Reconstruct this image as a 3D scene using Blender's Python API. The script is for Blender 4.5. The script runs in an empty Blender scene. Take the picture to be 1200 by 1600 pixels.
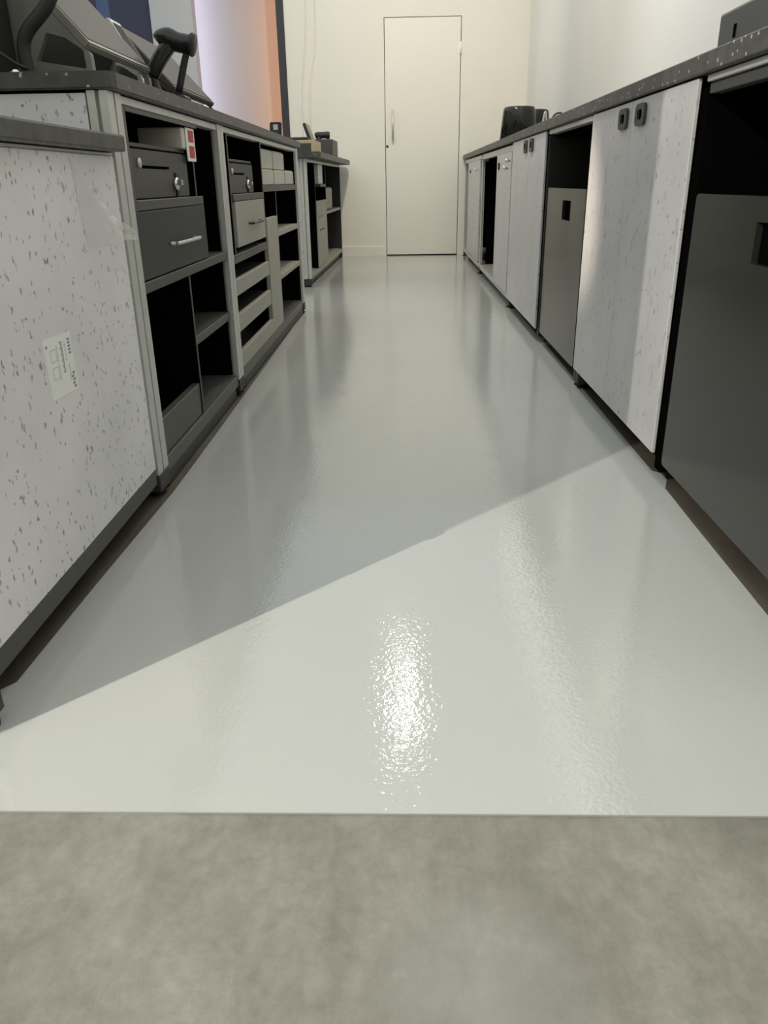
import bpy, bmesh, math, random
from mathutils import Vector, Matrix
random.seed(4)
S = bpy.context.scene
C = S.collection
PI = math.pi

# ------------------------------------------------------------------ materials
def nodes(name):
    m = bpy.data.materials.new(name); m.use_nodes = True
    nt = m.node_tree; b = nt.nodes['Principled BSDF']
    return m, nt, b
def plain(name, col, rough=.5, metal=0., spec=.5, var=.0, vscale=8, bump=0, bscale=60, coat=0):
    m, nt, b = nodes(name); N = nt.nodes; L = nt.links
    b.inputs['Roughness'].default_value = rough; b.inputs['Metallic'].default_value = metal
    b.inputs['Specular IOR Level'].default_value = spec
    b.inputs['Coat Weight'].default_value = coat
    tc = N.new('ShaderNodeTexCoord')
    n = N.new('ShaderNodeTexNoise'); n.inputs['Scale'].default_value = vscale; n.inputs['Detail'].default_value = 4
    L.new(tc.outputs['Object'], n.inputs['Vector'])
    r = N.new('ShaderNodeValToRGB')
    r.color_ramp.elements[0].position = .3; r.color_ramp.elements[1].position = .7
    r.color_ramp.elements[0].color = [c*(1-var) for c in col]+[1]
    r.color_ramp.elements[1].color = [min(1, c*(1+var)) for c in col]+[1]
    L.new(n.outputs['Fac'], r.inputs['Fac']); L.new(r.outputs['Color'], b.inputs['Base Color'])
    if bump:
        n2 = N.new('ShaderNodeTexNoise'); n2.inputs['Scale'].default_value = bscale; n2.inputs['Detail'].default_value = 3
        L.new(tc.outputs['Object'], n2.inputs['Vector'])
        bp = N.new('ShaderNodeBump'); bp.inputs['Strength'].default_value = 1; bp.inputs['Distance'].default_value = bump
        L.new(n2.outputs['Fac'], bp.inputs['Height']); L.new(bp.outputs['Normal'], b.inputs['Normal'])
    return m

def speckled(name, base, amount=.34):
    """recycled plastic board: pale lilac grey with stretched grey, blue and red flecks"""
    m, nt, b = nodes(name); N = nt.nodes; L = nt.links
    b.inputs['Roughness'].default_value = .32
    tc = N.new('ShaderNodeTexCoord')
    ns = N.new('ShaderNodeTexNoise'); ns.inputs['Scale'].default_value = 3.5; ns.inputs['Detail'].default_value = 5
    L.new(tc.outputs['Object'], ns.inputs['Vector'])
    cl = N.new('ShaderNodeValToRGB')
    cl.color_ramp.elements[0].position = .3; cl.color_ramp.elements[1].position = .7
    cl.color_ramp.elements[0].color = [c*.9 for c in base]+[1]; cl.color_ramp.elements[1].color = [c*1.06 for c in base]+[1]
    L.new(ns.outputs['Fac'], cl.inputs['Fac'])
    col = cl.outputs['Color']
    for k, (sc, th, keep, lo, hi, st) in enumerate([(58, .34, amount, (.13, .13, .15), (.33, .32, .35), .85), (105, .36, amount, (.10, .10, .11), (.30, .30, .33), .8), (27, .30, amount*.8, (.36, .355, .38), (.45, .44, .46), .55)]):
        mp = N.new('ShaderNodeMapping'); mp.inputs['Scale'].default_value = (1, 1, .55); mp.inputs['Location'].default_value = (k*3.1, k*1.7, k*.9)
        L.new(tc.outputs['Object'], mp.inputs['Vector'])
        dn = N.new('ShaderNodeTexNoise'); dn.inputs['Scale'].default_value = 60; L.new(tc.outputs['Object'], dn.inputs['Vector'])
        mx = N.new('ShaderNodeMix'); mx.data_type = 'VECTOR'; mx.inputs['Factor'].default_value = .018
        L.new(mp.outputs['Vector'], mx.inputs['A']); L.new(dn.outputs['Color'], mx.inputs['B'])
        v = N.new('ShaderNodeTexVoronoi'); v.inputs['Scale'].default_value = sc
        L.new(mx.outputs['Result'], v.inputs['Vector'])
        sep = N.new('ShaderNodeSeparateColor'); L.new(v.outputs['Color'], sep.inputs['Color'])
        lt = N.new('ShaderNodeMath'); lt.operation = 'LESS_THAN'; lt.inputs[1].default_value = keep; L.new(sep.outputs['Red'], lt.inputs[0])
        mr = N.new('ShaderNodeMapRange'); mr.inputs['From Min'].default_value = th*.55; mr.inputs['From Max'].default_value = th; mr.inputs['To Min'].default_value = st; mr.inputs['To Max'].default_value = 0
        L.new(v.outputs['Distance'], mr.inputs['Value'])
        mu = N.new('ShaderNodeMath'); mu.operation = 'MULTIPLY'; L.new(lt.outputs[0], mu.inputs[0]); L.new(mr.outputs['Result'], mu.inputs[1])
        fc = N.new('ShaderNodeValToRGB'); fc.color_ramp.interpolation = 'CONSTANT'
        e = fc.color_ramp.elements; e[0].position = 0; e[0].color = (*lo, 1); e[1].position = .35; e[1].color = (*hi, 1)
        if k < 2:
            x = e.new(.925); x.color = (.10, .13, .34, 1)
            x = e.new(.95); x.color = (.26, .08, .07, 1)
            x = e.new(.965); x.color = (*hi, 1)
        L.new(sep.outputs['Green'], fc.inputs['Fac'])
        mm = N.new('ShaderNodeMix'); mm.data_type = 'RGBA'
        L.new(mu.outputs[0], mm.inputs['Factor']); L.new(col, mm.inputs['A']); L.new(fc.outputs['Color'], mm.inputs['B'])
        col = mm.outputs['Result']
    L.new(col, b.inputs['Base Color'])
    return m

def counter_mat(name, base, fleck):
    m, nt, b = nodes(name); N = nt.nodes; L = nt.links
    b.inputs['Roughness'].default_value = .45
    tc = N.new('ShaderNodeTexCoord')
    ns = N.new('ShaderNodeTexNoise'); ns.inputs['Scale'].default_value = 30; ns.inputs['Detail'].default_value = 5
    L.new(tc.outputs['Object'], ns.inputs['Vector'])
    cl = N.new('ShaderNodeValToRGB'); cl.color_ramp.elements[0].position = .3; cl.color_ramp.elements[1].position = .7
    cl.color_ramp.elements[0].color = [c*.7 for c in base]+[1]; cl.color_ramp.elements[1].color = [c*1.35 for c in base]+[1]
    L.new(ns.outputs['Fac'], cl.inputs['Fac'])
    v = N.new('ShaderNodeTexVoronoi'); v.inputs['Scale'].default_value = 75; L.new(tc.outputs['Object'], v.inputs['Vector'])
    sep = N.new('ShaderNodeSeparateColor'); L.new(v.outputs['Color'], sep.inputs['Color'])
    a = N.new('ShaderNodeMath'); a.operation = 'LESS_THAN'; a.inputs[1].default_value = .13; L.new(sep.outputs['Red'], a.inputs[0])
    d = N.new('ShaderNodeMath'); d.operation = 'LESS_THAN'; d.inputs[1].default_value = .30; L.new(v.outputs['Distance'], d.inputs[0])
    mu = N.new('ShaderNodeMath'); mu.operation = 'MULTIPLY'; L.new(a.outputs[0], mu.inputs[0]); L.new(d.outputs[0], mu.inputs[1])
    mm = N.new('ShaderNodeMix'); mm.data_type = 'RGBA'; L.new(mu.outputs[0], mm.inputs['Factor']); L.new(cl.outputs['Color'], mm.inputs['A']); mm.inputs['B'].default_value = (*fleck, 1)
    L.new(mm.outputs['Result'], b.inputs['Base Color'])
    return m

def coating_mat():
    m, nt, b = nodes('grey_epoxy'); N = nt.nodes; L = nt.links
    b.inputs['Roughness'].default_value = .055; b.inputs['IOR'].default_value = 1.52
    tc = N.new('ShaderNodeTexCoord')
    ns = N.new('ShaderNodeTexNoise'); ns.inputs['Scale'].default_value = 1.3; ns.inputs['Detail'].default_value = 3
    L.new(tc.outputs['Object'], ns.inputs['Vector'])
    cl = N.new('ShaderNodeValToRGB'); cl.color_ramp.elements[0].position = .3; cl.color_ramp.elements[1].position = .7
    cl.color_ramp.elements[0].color = (.455, .465, .442, 1); cl.color_ramp.elements[1].color = (.48, .49, .468, 1)
    L.new(ns.outputs['Fac'], cl.inputs['Fac']); L.new(cl.outputs['Color'], b.inputs['Base Color'])
    n1 = N.new('ShaderNodeTexNoise'); n1.inputs['Scale'].default_value = 150; n1.inputs['Detail'].default_value = 1
    n2 = N.new('ShaderNodeTexNoise'); n2.inputs['Scale'].default_value = 9; n2.inputs['Detail'].default_value = 1
    for n in (n1, n2): L.new(tc.outputs['Object'], n.inputs['Vector'])
    b1 = N.new('ShaderNodeBump'); b1.inputs['Distance'].default_value = .00032
    b2 = N.new('ShaderNodeBump'); b2.inputs['Distance'].default_value = .0006
    L.new(n1.outputs['Fac'], b1.inputs['Height']); L.new(n2.outputs['Fac'], b2.inputs['Height'])
    L.new(b2.outputs['Normal'], b1.inputs['Normal']); L.new(b1.outputs['Normal'], b.inputs['Normal'])
    return m

def concrete_mat():
    m, nt, b = nodes('bare_concrete'); N = nt.nodes; L = nt.links
    tc = N.new('ShaderNodeTexCoord')
    def noise(sc, det, rough=.55, dist=0, map_=None):
        n = N.new('ShaderNodeTexNoise'); n.inputs['Scale'].default_value = sc; n.inputs['Detail'].default_value = det; n.inputs['Roughness'].default_value = rough; n.inputs['Distortion'].default_value = dist
        if map_:
            mp = N.new('ShaderNodeMapping'); mp.inputs['Scale'].default_value = map_; L.new(tc.outputs['Object'], mp.inputs['Vector']); L.new(mp.outputs['Vector'], n.inputs['Vector'])
        else: L.new(tc.outputs['Object'], n.inputs['Vector'])
        return n
    a = noise(5, 7, .62, .4); c = noise(48, 8, .75, .3); s = noise(9, 6, .7, .8, (2.2, .8, 1))
    r1 = N.new('ShaderNodeValToRGB'); r1.color_ramp.elements[0].position = .33; r1.color_ramp.elements[1].position = .68
    r1.color_ramp.elements[0].color = (.195, .186, .157, 1); r1.color_ramp.elements[1].color = (.295, .284, .246, 1)
    L.new(a.outputs['Fac'], r1.inputs['Fac'])
    r2 = N.new('ShaderNodeValToRGB'); r2.color_ramp.elements[0].position = .35; r2.color_ramp.elements[1].position = .65
    r2.color_ramp.elements[0].color = (.86, .86, .85, 1); r2.color_ramp.elements[1].color = (1.09, 1.09, 1.09, 1)
    L.new(c.outputs['Fac'], r2.inputs['Fac'])
    r3 = N.new('ShaderNodeValToRGB'); r3.color_ramp.elements[0].position = .35; r3.color_ramp.elements[1].position = .65
    r3.color_ramp.elements[0].color = (.86, .86, .85, 1); r3.color_ramp.elements[1].color = (1.05, 1.05, 1.05, 1)
    L.new(s.outputs['Fac'], r3.inputs['Fac'])
    m1 = N.new('ShaderNodeMix'); m1.data_type = 'RGBA'; m1.blend_type = 'MULTIPLY'; m1.inputs['Factor'].default_value = 1
    m2 = N.new('ShaderNodeMix'); m2.data_type = 'RGBA'; m2.blend_type = 'MULTIPLY'; m2.inputs['Factor'].default_value = 1
    L.new(r1.outputs['Color'], m1.inputs['A']); L.new(r2.outputs['Color'], m1.inputs['B'])
    L.new(m1.outputs['Result'], m2.inputs['A']); L.new(r3.outputs['Color'], m2.inputs['B'])
    # pale blotch: a faint floor reflection painted into the concrete colour
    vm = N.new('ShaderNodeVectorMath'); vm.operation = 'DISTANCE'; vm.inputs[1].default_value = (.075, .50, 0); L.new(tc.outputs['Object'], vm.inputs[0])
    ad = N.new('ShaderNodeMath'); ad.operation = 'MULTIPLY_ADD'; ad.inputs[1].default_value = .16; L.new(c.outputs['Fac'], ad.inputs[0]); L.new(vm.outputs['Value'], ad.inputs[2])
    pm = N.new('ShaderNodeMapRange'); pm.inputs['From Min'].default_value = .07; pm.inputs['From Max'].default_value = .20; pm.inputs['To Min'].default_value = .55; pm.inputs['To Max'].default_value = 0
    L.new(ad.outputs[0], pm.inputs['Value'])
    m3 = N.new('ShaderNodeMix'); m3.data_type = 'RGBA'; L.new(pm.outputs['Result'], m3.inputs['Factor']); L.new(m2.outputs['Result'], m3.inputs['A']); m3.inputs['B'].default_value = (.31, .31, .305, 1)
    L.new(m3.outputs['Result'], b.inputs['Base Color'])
    rr = N.new('ShaderNodeMapRange'); rr.inputs['To Min'].default_value = .30; rr.inputs['To Max'].default_value = .62
    L.new(c.outputs['Fac'], rr.inputs['Value']); L.new(rr.outputs['Result'], b.inputs['Roughness'])
    bp = N.new('ShaderNodeBump'); bp.inputs['Distance'].default_value = .0012; L.new(c.outputs['Fac'], bp.inputs['Height']); L.new(bp.outputs['Normal'], b.inputs['Normal'])
    return m

def film_mat():
    m, nt, b = nodes('clear_film'); N = nt.nodes; L = nt.links
    b.inputs['Base Color'].default_value = (.9, .9, .88, 1); b.inputs['Roughness'].default_value = .12
    b.inputs['Alpha'].default_value = .44; b.inputs['Specular IOR Level'].default_value = .9
    return m

M = {
 'speck': speckled('speckled_recycled_board', (.78, .765, .775), .25),
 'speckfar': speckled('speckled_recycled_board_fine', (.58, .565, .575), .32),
 'counter': counter_mat('dark_speckled_worktop', (.062, .060, .055), (.45, .44, .40)),
 'alu': plain('brushed_aluminium', (.60, .60, .57), .36, .35, var=.05, vscale=20),
 'slot': plain('profile_slot', (.03, .03, .03), .8),
 'railgrey': plain('dull_grey_rail', (.11, .11, .10), .45, .2),
 'primer': plain('dark_brown_bare_strip', (.085, .072, .056), .55, var=.2, vscale=6),
 'grey': plain('grey_laminate', (.070, .070, .062), .45, var=.06, vscale=30),
 'greydraw': plain('dark_grey_drawer', (.024, .025, .024), .45, var=.12, vscale=5),
 'light': plain('warm_grey_laminate', (.34, .335, .285), .5, var=.04),
 'black': plain('interior_shade_black', (.003, .003, .003), .9, spec=.0),  # near-black colour stands in for deep shade inside cabinets and openings
 'blackpost': plain('black_profile', (.018, .017, .016), .45),
 'cap': plain('black_plastic_cap', (.035, .037, .037), .5),
 'bin': plain('grey_bin_metal', (.024, .025, .021), .20, var=.06, vscale=3),
 'safe': plain('charcoal_metal', (.062, .060, .052), .5, var=.04),
 'chrome': plain('chrome', (.8, .8, .78), .15, 1.0),
 'blackgloss': plain('glossy_black_plastic', (.014, .014, .012), .12),
 'blackmat': plain('matte_black_plastic', (.013, .013, .013), .55),
 'darkcase': plain('dark_grey_case', (.055, .055, .055), .5, var=.05),
 'posdark': plain('dark_terminal_plastic', (.052, .048, .043), .55, var=.05, spec=.3),
 'glass': plain('dark_glass', (.012, .011, .010), .6, spec=.15),
 'posgrey': plain('terminal_grey_plastic', (.20, .195, .17), .4, var=.04),
 'screen': plain('screen_glass', (.075, .068, .062), .55, spec=.25),
 'wall': plain('white_paint', (.78, .755, .69), .6, var=.015, vscale=2, bump=.0006, bscale=120),
 'wallr': plain('white_paint_side', (.80, .785, .75), .55, var=.015, vscale=2, bump=.0006, bscale=120),
 'door': plain('white_door_paint', (.78, .755, .69), .45, var=.01, vscale=2, bump=.0004, bscale=90),
 'gap': plain('dark_door_gap', (.07, .03, .02), .8),
 'ceil': plain('ceiling_paint', (.45, .45, .43), .8, var=.02),
 'trim': plain('black_trim', (.028, .028, .036), .5),
 'recess': plain('recess_paint', (.40, .40, .40), .6, var=.01),
 'navy': plain('navy_panel', (.030, .036, .075), .4, var=.2, vscale=1.5),
 'navyl': plain('blue_panel', (.07, .11, .24), .4),
 'pillar': plain('grey_white_pillar', (.55, .555, .58), .6, var=.01),
 'sticker': plain('white_sticker', (.85, .85, .83), .4, var=.02),
 'ink': plain('grey_ink', (.25, .25, .25), .6),
 'inkl': plain('pale_ink', (.55, .56, .55), .6),
 'white': plain('white_card', (.62, .60, .53), .6, var=.03),
 'boxw': plain('white_box_card', (.46, .455, .40), .6, var=.05, vscale=25),
 'red': plain('red_print', (.45, .035, .02), .5),
 'beige': plain('beige_card', (.50, .43, .27), .6, var=.06, vscale=14),
 'wheel': plain('pale_caster_rubber', (.42, .41, .38), .5),
 'epoxy': coating_mat(), 'concrete': concrete_mat(), 'film': film_mat(),
}

# ------------------------------------------------------------------ mesh helpers
def link(name, bm, mats, parent=None, loc=(0, 0, 0), smooth=False):
    me = bpy.data.meshes.new(name); bm.normal_update(); bm.to_mesh(me); bm.free()
    for m in (mats if isinstance(mats, (list, tuple)) else [mats]): me.materials.append(M[m])
    if smooth:
        for p in me.polygons: p.use_smooth = True
    o = bpy.data.objects.new(name, me); C.objects.link(o); o.location = loc
    if parent: o.parent = parent
    return o
def bbox(bm, x0, x1, y0, y1, z0, z1, bev=0, mi=0, seg=1):
    ret = bmesh.ops.create_cube(bm, size=1)
    vs = ret['verts']
    for v in vs:
        v.co = Vector((x0+(v.co.x+.5)*(x1-x0), y0+(v.co.y+.5)*(y1-y0), z0+(v.co.z+.5)*(z1-z0)))
    fs = list({f for v in vs for f in v.link_faces})
    for f in fs: f.material_index = mi
    if bev:
        es = list({e for f in fs for e in f.edges})
        r = bmesh.ops.bevel(bm, geom=es, offset=bev, segments=seg, affect='EDGES', profile=.5)
        for f in r['faces']: f.material_index = mi
def prism(bm, pts, axis, a, b, mi=0):
    """closed polygon pts (2D) extruded along axis from a to b; axis 'x': pts=(y,z); 'y': (x,z); 'z': (x,y)"""
    def P(p, t): return {'x': (t, p[0], p[1]), 'y': (p[0], t, p[1]), 'z': (p[0], p[1], t)}[axis]
    va = [bm.verts.new(P(p, a)) for p in pts]; vb = [bm.verts.new(P(p, b)) for p in pts]
    n = len(pts); fs = [bm.faces.new(va), bm.faces.new(vb[::-1])]
    for i in range(n): fs.append(bm.faces.new([va[i], vb[i], vb[(i+1) % n], va[(i+1) % n]]))
    for f in fs: f.material_index = mi
    bmesh.ops.recalc_face_normals(bm, faces=fs)
def ringprism(bm, outer, inner, axis, a, b, mi=0):
    """same number of points outer and inner: a plate with a hole"""
    def P(p, t): return {'x': (t, p[0], p[1]), 'y': (p[0], t, p[1]), 'z': (p[0], p[1], t)}[axis]
    n = len(outer)
    V = [[bm.verts.new(P(p, t)) for p in pl] for t in (a, b) for pl in (outer, inner)]
    fs = []
    for i in range(n):
        j = (i+1) % n
        fs += [bm.faces.new([V[0][i], V[0][j], V[1][j], V[1][i]]), bm.faces.new([V[2][i], V[3][i], V[3][j], V[2][j]]),
               bm.faces.new([V[0][i], V[2][i], V[2][j], V[0][j]]), bm.faces.new([V[1][i], V[1][j], V[3][j], V[3][i]])]
    for f in fs: f.material_index = mi
    bmesh.ops.recalc_face_normals(bm, faces=fs)
def rrect(y0, y1, z0, z1, r, n=4):
    pts = []
    for cx, cy, a0 in ((y1-r, z1-r, 0), (y0+r, z1-r, PI/2), (y0+r, z0+r, PI), (y1-r, z0+r, 1.5*PI)):
        for k in range(n+1):
            a = a0+PI/2*k/n; pts.append((cx+r*math.cos(a), cy+r*math.sin(a)))
    return pts
def lathe(bm, prof, n=32, c=(0, 0), mi=0):
    rings = [[bm.verts.new((c[0]+r*math.cos(2*PI*i/n), c[1]+r*math.sin(2*PI*i/n), z)) for i in range(n)] for r, z in prof]
    fs = []
    for a, b in zip(rings, rings[1:]):
        for i in range(n): fs.append(bm.faces.new([a[i], a[(i+1) % n], b[(i+1) % n], b[i]]))
    fs += [bm.faces.new(rings[0][::-1]), bm.faces.new(rings[-1])]
    for f in fs: f.material_index = mi
    bmesh.ops.recalc_face_normals(bm, faces=fs)
def tube(bm, pts, rad, n=12, mi=0, sub=1):
    pts = [Vector(p) for p in pts]
    rad = [rad]*len(pts) if not isinstance(rad, (list, tuple)) else list(rad)
    if sub > 1:      # Catmull-Rom
        P2, R2 = [], []
        for i in range(len(pts)-1):
            p0, p1, p2, p3 = pts[max(i-1, 0)], pts[i], pts[i+1], pts[min(i+2, len(pts)-1)]
            for k in range(sub):
                t = k/sub
                P2.append(.5*((2*p1)+(p2-p0)*t+(2*p0-5*p1+4*p2-p3)*t*t+(3*p1-p0-3*p2+p3)*t**3)); R2.append(rad[i]*(1-t)+rad[i+1]*t)
        P2.append(pts[-1]); R2.append(rad[-1]); pts, rad = P2, R2
    rings = []; prev = None
    for i, p in enumerate(pts):
        d = (pts[min(i+1, len(pts)-1)]-pts[max(i-1, 0)]).normalized()
        if prev is None:
            prev = d.orthogonal().normalized()
        u = (prev-d*prev.dot(d)).normalized(); prev = u; w = d.cross(u)
        rings.append([bm.verts.new(p+(u*math.cos(2*PI*k/n)+w*math.sin(2*PI*k/n))*rad[i]) for k in range(n)])
    fs = []
    for a, b in zip(rings, rings[1:]):
        for k in range(n): fs.append(bm.faces.new([a[k], a[(k+1) % n], b[(k+1) % n], b[k]]))
    fs += [bm.faces.new(rings[0][::-1]), bm.faces.new(rings[-1])]
    for f in fs: f.material_index = mi; f.smooth = True
    bmesh.ops.recalc_face_normals(bm, faces=fs)

def tag(o, label=None, cat=None, group=None, kind=None):
    if label: o['label'] = label
    if cat: o['category'] = cat
    if group: o['group'] = group
    if kind: o['kind'] = kind
    return o

class Row:
    """a straight line of furniture: coordinates are given as if the row ran exactly along the aisle, then turned about a pivot"""
    def __init__(s, piv=(0, 0), rot=0.): s.piv = piv; s.rot = rot
    def thing(s, name, label, cat, loc, group=None):
        e = bpy.data.objects.new(name, None); C.objects.link(e); e.empty_display_size = .1
        dx, dy = loc[0]-s.piv[0], loc[1]-s.piv[1]; c, n = math.cos(s.rot), math.sin(s.rot)
        e.location = (s.piv[0]+c*dx-n*dy, s.piv[1]+n*dx+c*dy, loc[2]); e.rotation_euler = (0, 0, s.rot)
        tag(e, label, cat, group)
        return T(e, loc)
class T:
    def __init__(s, e, org): s.e = e; s.org = Vector(org); s.parent = e; s.pofs = Vector((0, 0, 0))
    def add(s, name, bm, mats, under=None, smooth=False, label=None):
        """bm is in row coordinates; moved so that it is relative to the thing"""
        bmesh.ops.translate(bm, verts=bm.verts, vec=-s.org)
        o = link(name, bm, mats, under or s.e, smooth=smooth)
        if label: o['label'] = label
        return o
    def box(s, name, mat, x0, x1, y0, y1, z0, z1, bev=.0015, under=None, label=None):
        bm = bmesh.new(); bbox(bm, min(x0, x1), max(x0, x1), min(y0, y1), max(y0, y1), z0, z1, bev)
        if name in ('cubby_side', 'cubby_top', 'divider') and mat != 'black':      # inner faces blackened to stand in for shade, front edge stays grey
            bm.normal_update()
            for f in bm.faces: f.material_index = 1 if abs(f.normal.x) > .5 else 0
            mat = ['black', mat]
        return s.add(name, bm, mat, under, label=label)

def single(o, loc, row=None):
    """a thing that is one mesh: row coordinates in, origin moved to loc"""
    row = row or Row()
    for v in o.data.vertices: v.co -= Vector(loc)
    dx, dy = loc[0]-row.piv[0], loc[1]-row.piv[1]; c, n = math.cos(row.rot), math.sin(row.rot)
    o.location = (row.piv[0]+c*dx-n*dy, row.piv[1]+n*dx+c*dy, loc[2]); o.rotation_euler = (0, 0, row.rot)
    return o

# ------------------------------------------------------------------ setting
def struct(name, x0, x1, y0, y1, z0, z1, mat, bev=0):
    bm = bmesh.new(); bbox(bm, x0, x1, y0, y1, z0, z1, bev)
    o = link(name, bm, mat); o['kind'] = 'structure'; return o
BW = 8.5
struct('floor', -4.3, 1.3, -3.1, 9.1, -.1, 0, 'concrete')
# poured grey coating with its own hand-cut outline
out = [(-1.5, .722), (1.17, .724), (1.17, .95), (.60, .96), (.628, 1.05), (.631, 1.19), (.636, 1.60), (.640, 1.80), (.662, 1.86), (.668, 1.90), (.644, 1.93), (.645, 2.4),
       (.648, 2.89), (.652, 3.72), (.668, 3.76), (.668, 3.80), (.652, 3.84), (.655, 5.2), (.659, 6.58), (.64, 8.49),
       (-.66, 8.49), (-.69, 7.2), (-.715, 5.93), (-1.1, 5.9), (-1.1, 4.80), (-.60, 4.76), (-.602, 4.44), (-.603, 4.2), (-.593, 3.2), (-.586, 2.3), (-.584, 1.80), (-.60, 1.3), (-.607, .99), (-.64, .95), (-1.5, .95)]
bm = bmesh.new(); prism(bm, out, 'z', .0002, .003); bmesh.ops.triangulate(bm, faces=[f for f in bm.faces if len(f.verts) > 4])
o = link('floor_coating', bm, 'epoxy'); o['kind'] = 'structure'
struct('floor_strip_left', -1.25, -.56, .95, 8.48, .0002, .0012, 'primer')
struct('floor_strip_right', .58, 1.176, .70, 8.48, .0002, .0012, 'primer')
CH = 2.95
DX0, DX1, DZ = -.190, .531, 2.127
g = .006
# back wall: three pieces round the flush door
bm = bmesh.new()
bbox(bm, -1.135, DX0-g, BW, BW+.15, 0, CH); bbox(bm, DX1+g, 1.30, BW, BW+.15, 0, CH); bbox(bm, DX0-g, DX1+g, BW, BW+.15, DZ+g, CH)
o = link('wall_back', bm, 'wall'); o['kind'] = 'structure'
struct('trim_1', -1.207, -1.135, BW-.01, BW+.42, 0, CH, 'trim', .002)
bm = bmesh.new(); prism(bm, [(BW-.012, 0.003), (BW, 0.003), (BW, .10), (BW-.008, .10), (BW-.012, .094)], 'x', -1.135, DX0-g)
o = link('baseboard_back', bm, 'door'); o['kind'] = 'structure'
# door
dr = bpy.data.objects.new('door_1', None); C.objects.link(dr); dr.location = (DX0, BW, 0); dr['kind'] = 'structure'
dt = T(dr, (DX0, BW, 0))
dt.box('door_leaf', 'door', DX0, DX1, BW, BW+.045, .012, DZ, .002)
dt.box('door_rebate', 'gap', DX0-g, DX1+g, BW+.047, BW+.06, 0.003, DZ+g, 0)
bm = bmesh.new(); tube(bm, [(-.118, BW-.045, 1.085), (-.118, BW-.045, 1.36)], .011, 12)
for z in (1.12, 1.33): tube(bm, [(-.118, BW-.045, z), (-.118, BW, z)], .007, 8)
dt.add('door_handle', bm, 'alu')
bm = bmesh.new(); tube(bm, [(-.175, BW-.003, 1.035), (-.175, BW+.004, 1.035)], .012, 12); dt.add('keyhole', bm, 'blackmat')
bm = bmesh.new(); tube(bm, [(DX1+.001, BW-.008, 1.82), (DX1+.001, BW-.008, 1.92)], .009, 10); bbox(bm, DX1-.02, DX1-.0, BW-.003, BW, 1.82, 1.92); dt.add('door_hinge', bm, 'sticker', label='white painted hinge')
# painted-over cables on the back wall
bm = bmesh.new()
tube(bm, [(-.93, BW-.004, CH), (-.92, BW-.004, 2.4), (-.935, BW-.004, 2.0), (-.985, BW-.004, 1.6), (-1.0, BW-.004, 1.2), (-.99, BW-.004, .95)], .007, 8, sub=6)
tube(bm, [(-.84, BW-.004, CH), (-.835, BW-.004, 2.3), (-.85, BW-.004, 1.9), (-.91, BW-.004, 1.6), (-.925, BW-.004, 1.2), (-.92, BW-.004, .95)], .006, 8, sub=6)
o = link('trim_2', bm, 'wall', smooth=True); o['kind'] = 'structure'
struct('wall_right', 1.178, 1.30, -3.1, BW, 0, CH, 'wallr')
struct('wall_left', -4.4, -4.3, -3.1, 9.1, 0, CH, 'wall')
struct('wall_front', -4.3, 1.30, -3.2, -3.1, 0, CH, 'wall')
struct('wall_recess', -2.35, -1.135, 8.92, 9.0, 0, CH, 'recess')
struct('wall_pillar', -2.385, -1.99, BW-.05, BW+.1, 0, CH, 'pillar', .004)
bm = bmesh.new(); bbox(bm, -4.3, -2.90, BW, BW+.1, 0, CH, 0, 0); bbox(bm, -2.90, -2.78, BW+.002, BW+.1, 0, CH, 0, 1); bbox(bm, -2.78, -2.385, BW, BW+.1, 0, CH, 0, 0)
o = link('wall_back_left', bm, ['navy', 'navyl']); o['kind'] = 'structure'
struct('light_blocker_wall', -3.3, -1.508, -.10, -.02, 0, CH, 'wall')  # unseen wall added to block the shop lamp beyond its edge
struct('ceiling', -4.3, 1.3, -3.1, 9.0, CH, CH+.1, 'ceil')

# ------------------------------------------------------------------ furniture parts
def post(t, x0, x1, y0, y1, z0, z1, mat='alu', foot=True, fg=.004):
    """square aluminium profile with a T-slot on every face, plastic end cap and levelling foot"""
    cx, cy, hx, hy = (x0+x1)/2, (y0+y1)/2, (x1-x0)/2, (y1-y0)/2
    w, wy, d = .0042, fg, .014
    p = [(-hx, -hy), (-w, -hy), (-w, -hy+d), (w, -hy+d), (w, -hy), (hx, -hy), (hx, -wy), (hx-d, -wy), (hx-d, wy), (hx, wy), (hx, hy), (w, hy), (w, hy-d), (-w, hy-d), (-w, hy), (-hx, hy), (-hx, wy), (-hx+d, wy), (-hx+d, -wy), (-hx, -wy)]
    bm = bmesh.new(); prism(bm, [(cx+a, cy+b) for a, b in p], 'z', z0, z1)
    o = t.add('frame_post', bm, mat)
    if foot:
        t.box('post_cap', 'cap', x0-.0015, x1+.0015, y0, y1, z0-.045, z0, .003, under=o)
        bm = bmesh.new(); lathe(bm, [(.021, .0032), (.021, .008), (.008, .012), (.008, z0-.044)], 20, (cx, cy)); t.add('leveling_foot', bm, 'blackmat', under=o)
    return o
def bar_handle(t, under, x, y0, y1, z, s, mat='chrome', r=.006, off=.026):
    bm = bmesh.new(); tube(bm, [(x, y0, z), (x+s*off*.8, y0+.006, z), (x+s*off, y0+.018, z), (x+s*off, y1-.018, z), (x+s*off*.8, y1-.006, z), (x, y1, z)], r, 10, sub=3)
    return t.add('drawer_handle', bm, mat, under=under, label='curved metal bar handle')

LR = Row()
FX = -.600                 # front plane of the left cabinets
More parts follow.
